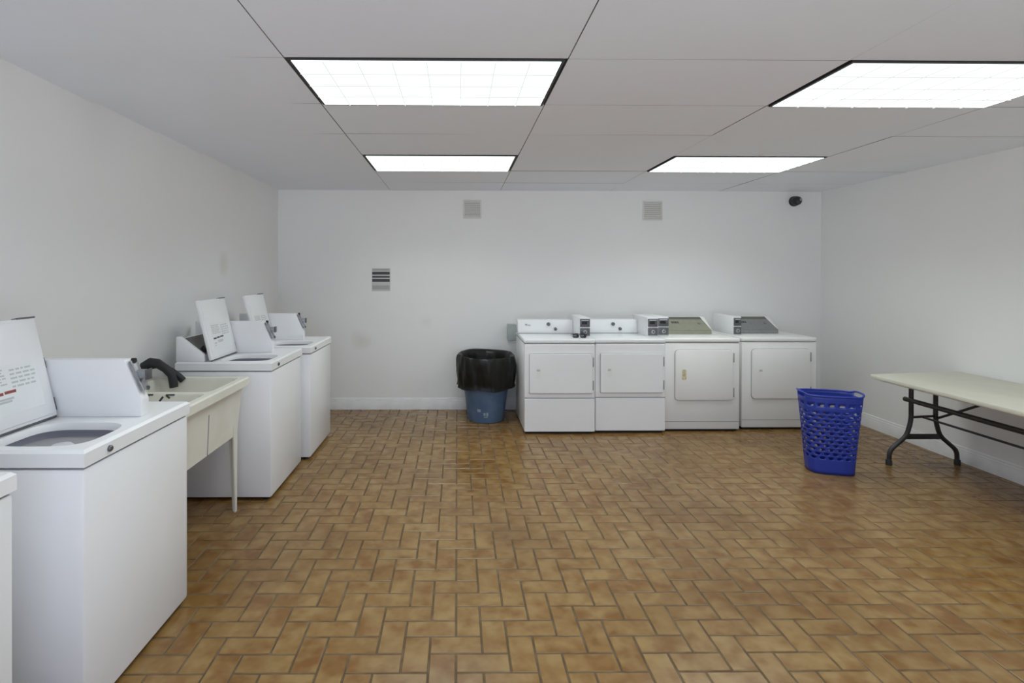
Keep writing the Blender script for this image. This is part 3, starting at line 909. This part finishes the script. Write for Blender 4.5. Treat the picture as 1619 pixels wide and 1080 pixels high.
bag = bg.build('bin_liner', 'bag', None, angle=60)
bag.location = (TX, TY, 0)
tag(bag, 'black plastic bin liner folded over the rim of the blue trash can', 'trash bag')

# ------------------------------------------------------------------ blue laundry hamper
def make_hamper():
    root = empty('laundry_hamper', (2.925, 3.985, 0), R(-15))
    root.scale = (0.91, 1.0, 0.955)
    H = 0.645
    NC, NR = 16, 12
    zr = [0.115 + (0.515 - 0.115) * k / NR for k in range(NR + 1)]
    def P(t, z, inset=0.0):
        """t in turns; rounded rectangle section that widens upward"""
        f_ = z / H
        a = 0.172 + (0.232 - 0.172) * f_ ** 1.1 - inset
        b_ = 0.105 + (0.128 - 0.105) * f_ ** 1.1 - inset
        th = 2 * math.pi * t
        c, s = math.cos(th), math.sin(th)
        e_ = 2 / 3.4
        return (a * abs(c) ** e_ * (1 if c >= 0 else -1), b_ * abs(s) ** e_ * (1 if s >= 0 else -1), z)
    # even spacing round the outline
    S = [P(k / 720, 0.3) for k in range(721)]
    acc = [0]
    for k in range(720): acc.append(acc[-1] + math.dist(S[k], S[k + 1]))
    def turn(u):
        u = (u % 1.0) * acc[-1]
        lo, hi = 0, 720
        while hi - lo > 1:
            md = (lo + hi) // 2
            if acc[md] <= u: lo = md
            else: hi = md
        return (lo + (u - acc[lo]) / (acc[hi] - acc[lo])) / 720
    mb = MB(); bm = mb.bm
    cache = {}
    def V(u, z, dz=0):
        key = (round((u % 1.0) * 100000), round(z * 100000))
        if key not in cache:
            p = P(turn(u), z); cache[key] = bm.verts.new((p[0], p[1], p[2] + dz))
        return cache[key]
    def cell(u0, u1, z0, z1, kx, kz):
        um, zm = (u0 + u1) / 2, (z0 + z1) / 2
        du = (u1 - u0) / 4
        o = [(u0, z0), (u0 + du, z0), (um, z0), (u1 - du, z0), (u1, z0), (u1, zm), (u1, z1), (u1 - du, z1), (um, z1), (u0 + du, z1), (u0, z1), (u0, zm)]
        ov = [V(*p) for p in o]
        iv = []
        for an in (222, 245, 270, 295, 318, 0, 42, 65, 90, 115, 138, 180):
            an = R(an)
            iv.append(V(um + (u1 - u0) / 2 * kx * math.cos(an), zm + (z1 - z0) / 2 * kz * math.sin(an)))
        for k in range(12): bm.faces.new((ov[k], ov[(k + 1) % 12], iv[(k + 1) % 12], iv[k]))
    for r in range(NR):
        sh = 0.5 / NC if r % 2 else 0.0
        for k in range(NC):
            cell(k / NC + sh, (k + 1) / NC + sh, zr[r], zr[r + 1], 0.62, 0.70)
    # solid skirt, and the band with long slots under the rim
    M2 = NC * 4
    def band(z0, z1):
        for k in range(M2): bm.faces.new((V(k / M2, z0), V((k + 1) / M2, z0), V((k + 1) / M2, z1), V(k / M2, z1)))
    for a, b_ in ((0.0, 0.03), (0.03, 0.08), (0.08, zr[0])): band(a, b_)
    z0s = zr[-1]
    band(z0s, 0.535)
    for k in range(NC):
        u0, u1 = k / NC, (k + 1) / NC
        zs, ze = 0.535, 0.585
        ov = [V(u0, zs), V(u0 + 0.25 / NC, zs), V((u0 + u1) / 2, zs), V(u0 + 0.75 / NC, zs), V(u1, zs), V(u1, ze), V(u0 + 0.75 / NC, ze), V((u0 + u1) / 2, ze), V(u0 + 0.25 / NC, ze), V(u0, ze)]
        iv = []
        um, zm = (u0 + u1) / 2, (zs + ze) / 2
        for q, p in enumerate(((-1, -.6), (-.6, -1), (0, -1), (.6, -1), (1, -.6), (1, .6), (.6, 1), (0, 1), (-.6, 1), (-1, .6))):
            iv.append(V(um + p[0] * 0.31 / NC, zm + p[1] * 0.012))
        for q in range(10): bm.faces.new((ov[q], ov[(q + 1) % 10], iv[(q + 1) % 10], iv[q]))
    band(0.585, 0.610)
    # rim, raised into two handles at the narrow ends
    def lift(u):
        t = turn(u)
        c = abs(math.cos(2 * math.pi * t))
        return 0.016 * max(0.0, (c - 0.80) / 0.20) ** 0.8 if c > 0.80 else 0.0
    top = []
    for k in range(M2):
        p = P(turn(k / M2), H - 0.012)
        top.append(bm.verts.new((p[0], p[1], p[2] + lift(k / M2))))
    for k in range(M2):
        hole = lift((k + 0.5) / M2) > 0.0095
        if not hole:
            bm.faces.new((V(k / M2, 0.610), V((k + 1) / M2, 0.610), top[(k + 1) % M2], top[k]))
    o = mb.build('basket_body', 'basket', root, angle=50)
    md = o.modifiers.new('wall', 'SOLIDIFY'); md.thickness = 0.0042; md.offset = -1
    # rolled rim
    path = [v for v in range(M2)]
    rm = MB(); bm2 = rm.bm
    rings = []
    for k in range(M2):
        u = k / M2
        p = Vector(P(turn(u), H - 0.012)); p.z += lift(u)
        q = Vector(P(turn(u), H - 0.012, 0.006)); nrm = Vector((p.x - q.x, p.y - q.y, 0)).normalized()
        ring = []
        for j in range(8):
            an = 2 * math.pi * j / 8
            ring.append(bm2.verts.new(p + nrm * 0.008 * math.cos(an) + Vector((0, 0, 0.008 * math.sin(an)))))
        rings.append(ring)
    for k in range(M2):
        for j in range(8): bm2.faces.new((rings[k][j], rings[k][(j + 1) % 8], rings[(k + 1) % M2][(j + 1) % 8], rings[(k + 1) % M2][j]))
    rm.build('rim', 'basket', root, angle=60)
    bt = MB(); bt.prism([(P(k / 48, 0.0, 0.005)[0], P(k / 48, 0.0, 0.005)[1]) for k in range(48)], 'z', 0.001, 0.008)
    bt.build('base', 'basket', root)
    return root
tag(make_hamper(), 'tall royal blue plastic laundry hamper with holes, standing on the tiled floor', 'laundry basket')

# ------------------------------------------------------------------ folding table by the right wall
def make_table():
    TXC, Y1, LEN, W = 3.775, 4.20, 1.83, 0.735
    root = empty('folding_table', (TXC, Y1, 0))           # local: y runs toward the camera as negative
    tp = MB()
    tp.prism(rrect(-W / 2, W / 2, -LEN, 0, 0.03, 4), 'z', -0.030, 0.0, 0.005)
    top = tp.build('tabletop', 'table_top', root)
    top.location = (0, 0, 0.727); top.rotation_euler = (0, R(-2.0), 0)
    MB().box(-W / 2 + 0.05, W / 2 - 0.05, -LEN + 0.05, -0.05, -0.048, -0.029).build('apron', 'table_top', top)
    def smooth(pts, n=6):
        out = [Vector(pts[0])]
        for i in range(1, len(pts) - 1):
            a, b_, c = Vector(pts[i - 1]), Vector(pts[i]), Vector(pts[i + 1])
            d = min((b_ - a).length, (c - b_).length) * 0.35
            p, q = b_ + (a - b_).normalized() * d, b_ + (c - b_).normalized() * d
            for k in range(n + 1):
                t = k / n
                out.append(p * (1 - t) ** 2 + b_ * 2 * t * (1 - t) + q * t ** 2)
        out.append(Vector(pts[-1]))
        return out
    for (yl, sgn) in ((-0.10, 1), (-LEN + 0.10, -1)):
        for s in (-1, 1):
            zt = 0.680 + s * 0.010
            pts = [(s * 0.100, yl, zt), (s * 0.100, yl, 0.360), (s * 0.135, yl, 0.235), (s * 0.275, yl, 0.115), (s * 0.280, yl, 0.0)]
            MB().tube(smooth(pts), 0.0165, 12).build('leg', 'black_metal', root)
            MB().lathe([(0.022, 0.0), (0.022, 0.035), (0.017, 0.045)], (s * 0.280, yl, 0), 12, cap0=True, cap1=True).build('foot_cap', 'rubber', root)
        MB().box(-0.140, 0.140, yl - 0.006, yl + 0.006, 0.208, 0.250, 0.003).build('crossbar', 'black_metal', root)
        MB().tube([(-0.112, yl, 0.385), (0.112, yl, 0.395)], 0.0095, 10).build('stretcher', 'black_metal', root)
        MB().tube([(0.10, yl, 0.372), (0.10, yl - sgn * 0.52, 0.668)], 0.0095, 10).build('brace', 'black_metal', root)
    MB().tube([(-0.125, -0.07, 0.527), (-0.125, -LEN + 0.07, 0.527)], 0.019, 12).build('rail', 'black_metal', root)
    MB().tube([(0.0, -0.10, 0.384), (0.0, -LEN + 0.10, 0.384)], 0.0085, 10).build('tie_rod', 'black_metal', root)
    return root
tag(make_table(), 'long beige folding table with black bent tube legs along the right wall', 'table')

# ------------------------------------------------------------------ things on the back wall
def make_vent(x0, x1, z0, z1, lab):
    root = empty('wall_vent', ((x0 + x1) / 2, YB, (z0 + z1) / 2))
    w, h = (x1 - x0) / 2, (z1 - z0) / 2
    fr = MB(); b_ = 0.018
    for (a, c, d, e_) in ((-w, w, -h, -h + b_), (-w, w, h - b_, h), (-w, -w + b_, -h + b_, h - b_), (w - b_, w, -h + b_, h - b_)):
        fr.box(a, c, -0.012, 0.0, d, e_, 0.002)
    fr.build('frame', 'vent', root)
    MB().box(-w + 0.01, w - 0.01, -0.003, 0.0, -h + 0.01, h - 0.01).build('backing', 'vent_dark', root)
    n = 8
    for k in range(n):
        z = -h + b_ + (2 * h - 2 * b_) * (k + 0.5) / n
        MB().prism([(-0.003, z + 0.009), (-0.011, z - 0.007), (-0.009, z - 0.009), (-0.001, z + 0.007)], 'x', -w + b_, w - b_).build('slat', 'vent', root)
    tag(root, lab, 'vent', 'square vents high on the back wall')
make_vent(0.062, 0.272, 2.168, 2.378, 'small square wall vent above the trash can')
make_vent(2.103, 2.330, 2.150, 2.372, 'small square wall vent above the dryers, right of centre')

nt_ = empty('wall_notice', (-0.864, YB, 1.472))
plate = MB().box(-0.104, 0.104, -0.006, 0.0, -0.130, 0.128, 0.002).build('plate', 'sign', nt_)
for (z0, z1, mm) in ((0.056, 0.088, 'sign_dark'), (0.021, 0.041, 'sign_dark'), (-0.026, 0.008, 'sign_dark')):
    MB().box(-0.100, 0.098, -0.0072, -0.0055, z0, z1).build('text_band', mm, plate)
for (z0, z1) in ((0.100, 0.122), (-0.110, -0.066)):
    MB().box(-0.097, 0.094, -0.0068, -0.0055, z0, z1).build('text_band', 'sign_grey', plate)
tag(nt_, 'small pale notice with three dark bands on the back wall', 'notice')

cm = empty('security_camera', (3.835, YB, 2.372))
MB().lathe([(0.001, 0.0), (0.058, 0.0), (0.058, -0.014), (0.050, -0.022), (0.001, -0.022)], (0, 0, 0), 28, 'y').build('mount', 'black', cm)
MB().lathe([(0.050, -0.020), (0.054, -0.045), (0.047, -0.075), (0.030, -0.096), (0.001, -0.104)], (0, 0, 0), 28, 'y').build('dome', 'black', cm, angle=60)
MB().tube([(-0.012, -0.085, -0.014), (-0.020, -0.108, -0.022)], [0.019, 0.017], 16).build('lens', 'lens', cm)
MB().lathe([(0.015, -0.104), (0.015, -0.108)], (0.012, 0, 0.006), 12, 'y', cap0=True, cap1=True).build('status_light', 'grey_seam', cm)
tag(cm, 'small round black security camera in the upper right corner of back wall', 'camera')

bx = empty('outlet_box', (0.60, YB, 0.80))
MB().box(-0.035, 0.055, -0.13, 0.0, 0.0, 0.175, 0.004).build('housing', 'galv', bx)
MB().box(-0.039, 0.059, -0.137, -0.127, -0.004, 0.179, 0.003).build('cover', 'galv', bx)
tag(bx, 'grey box on the back wall behind the left end of the dryers', 'utility box')
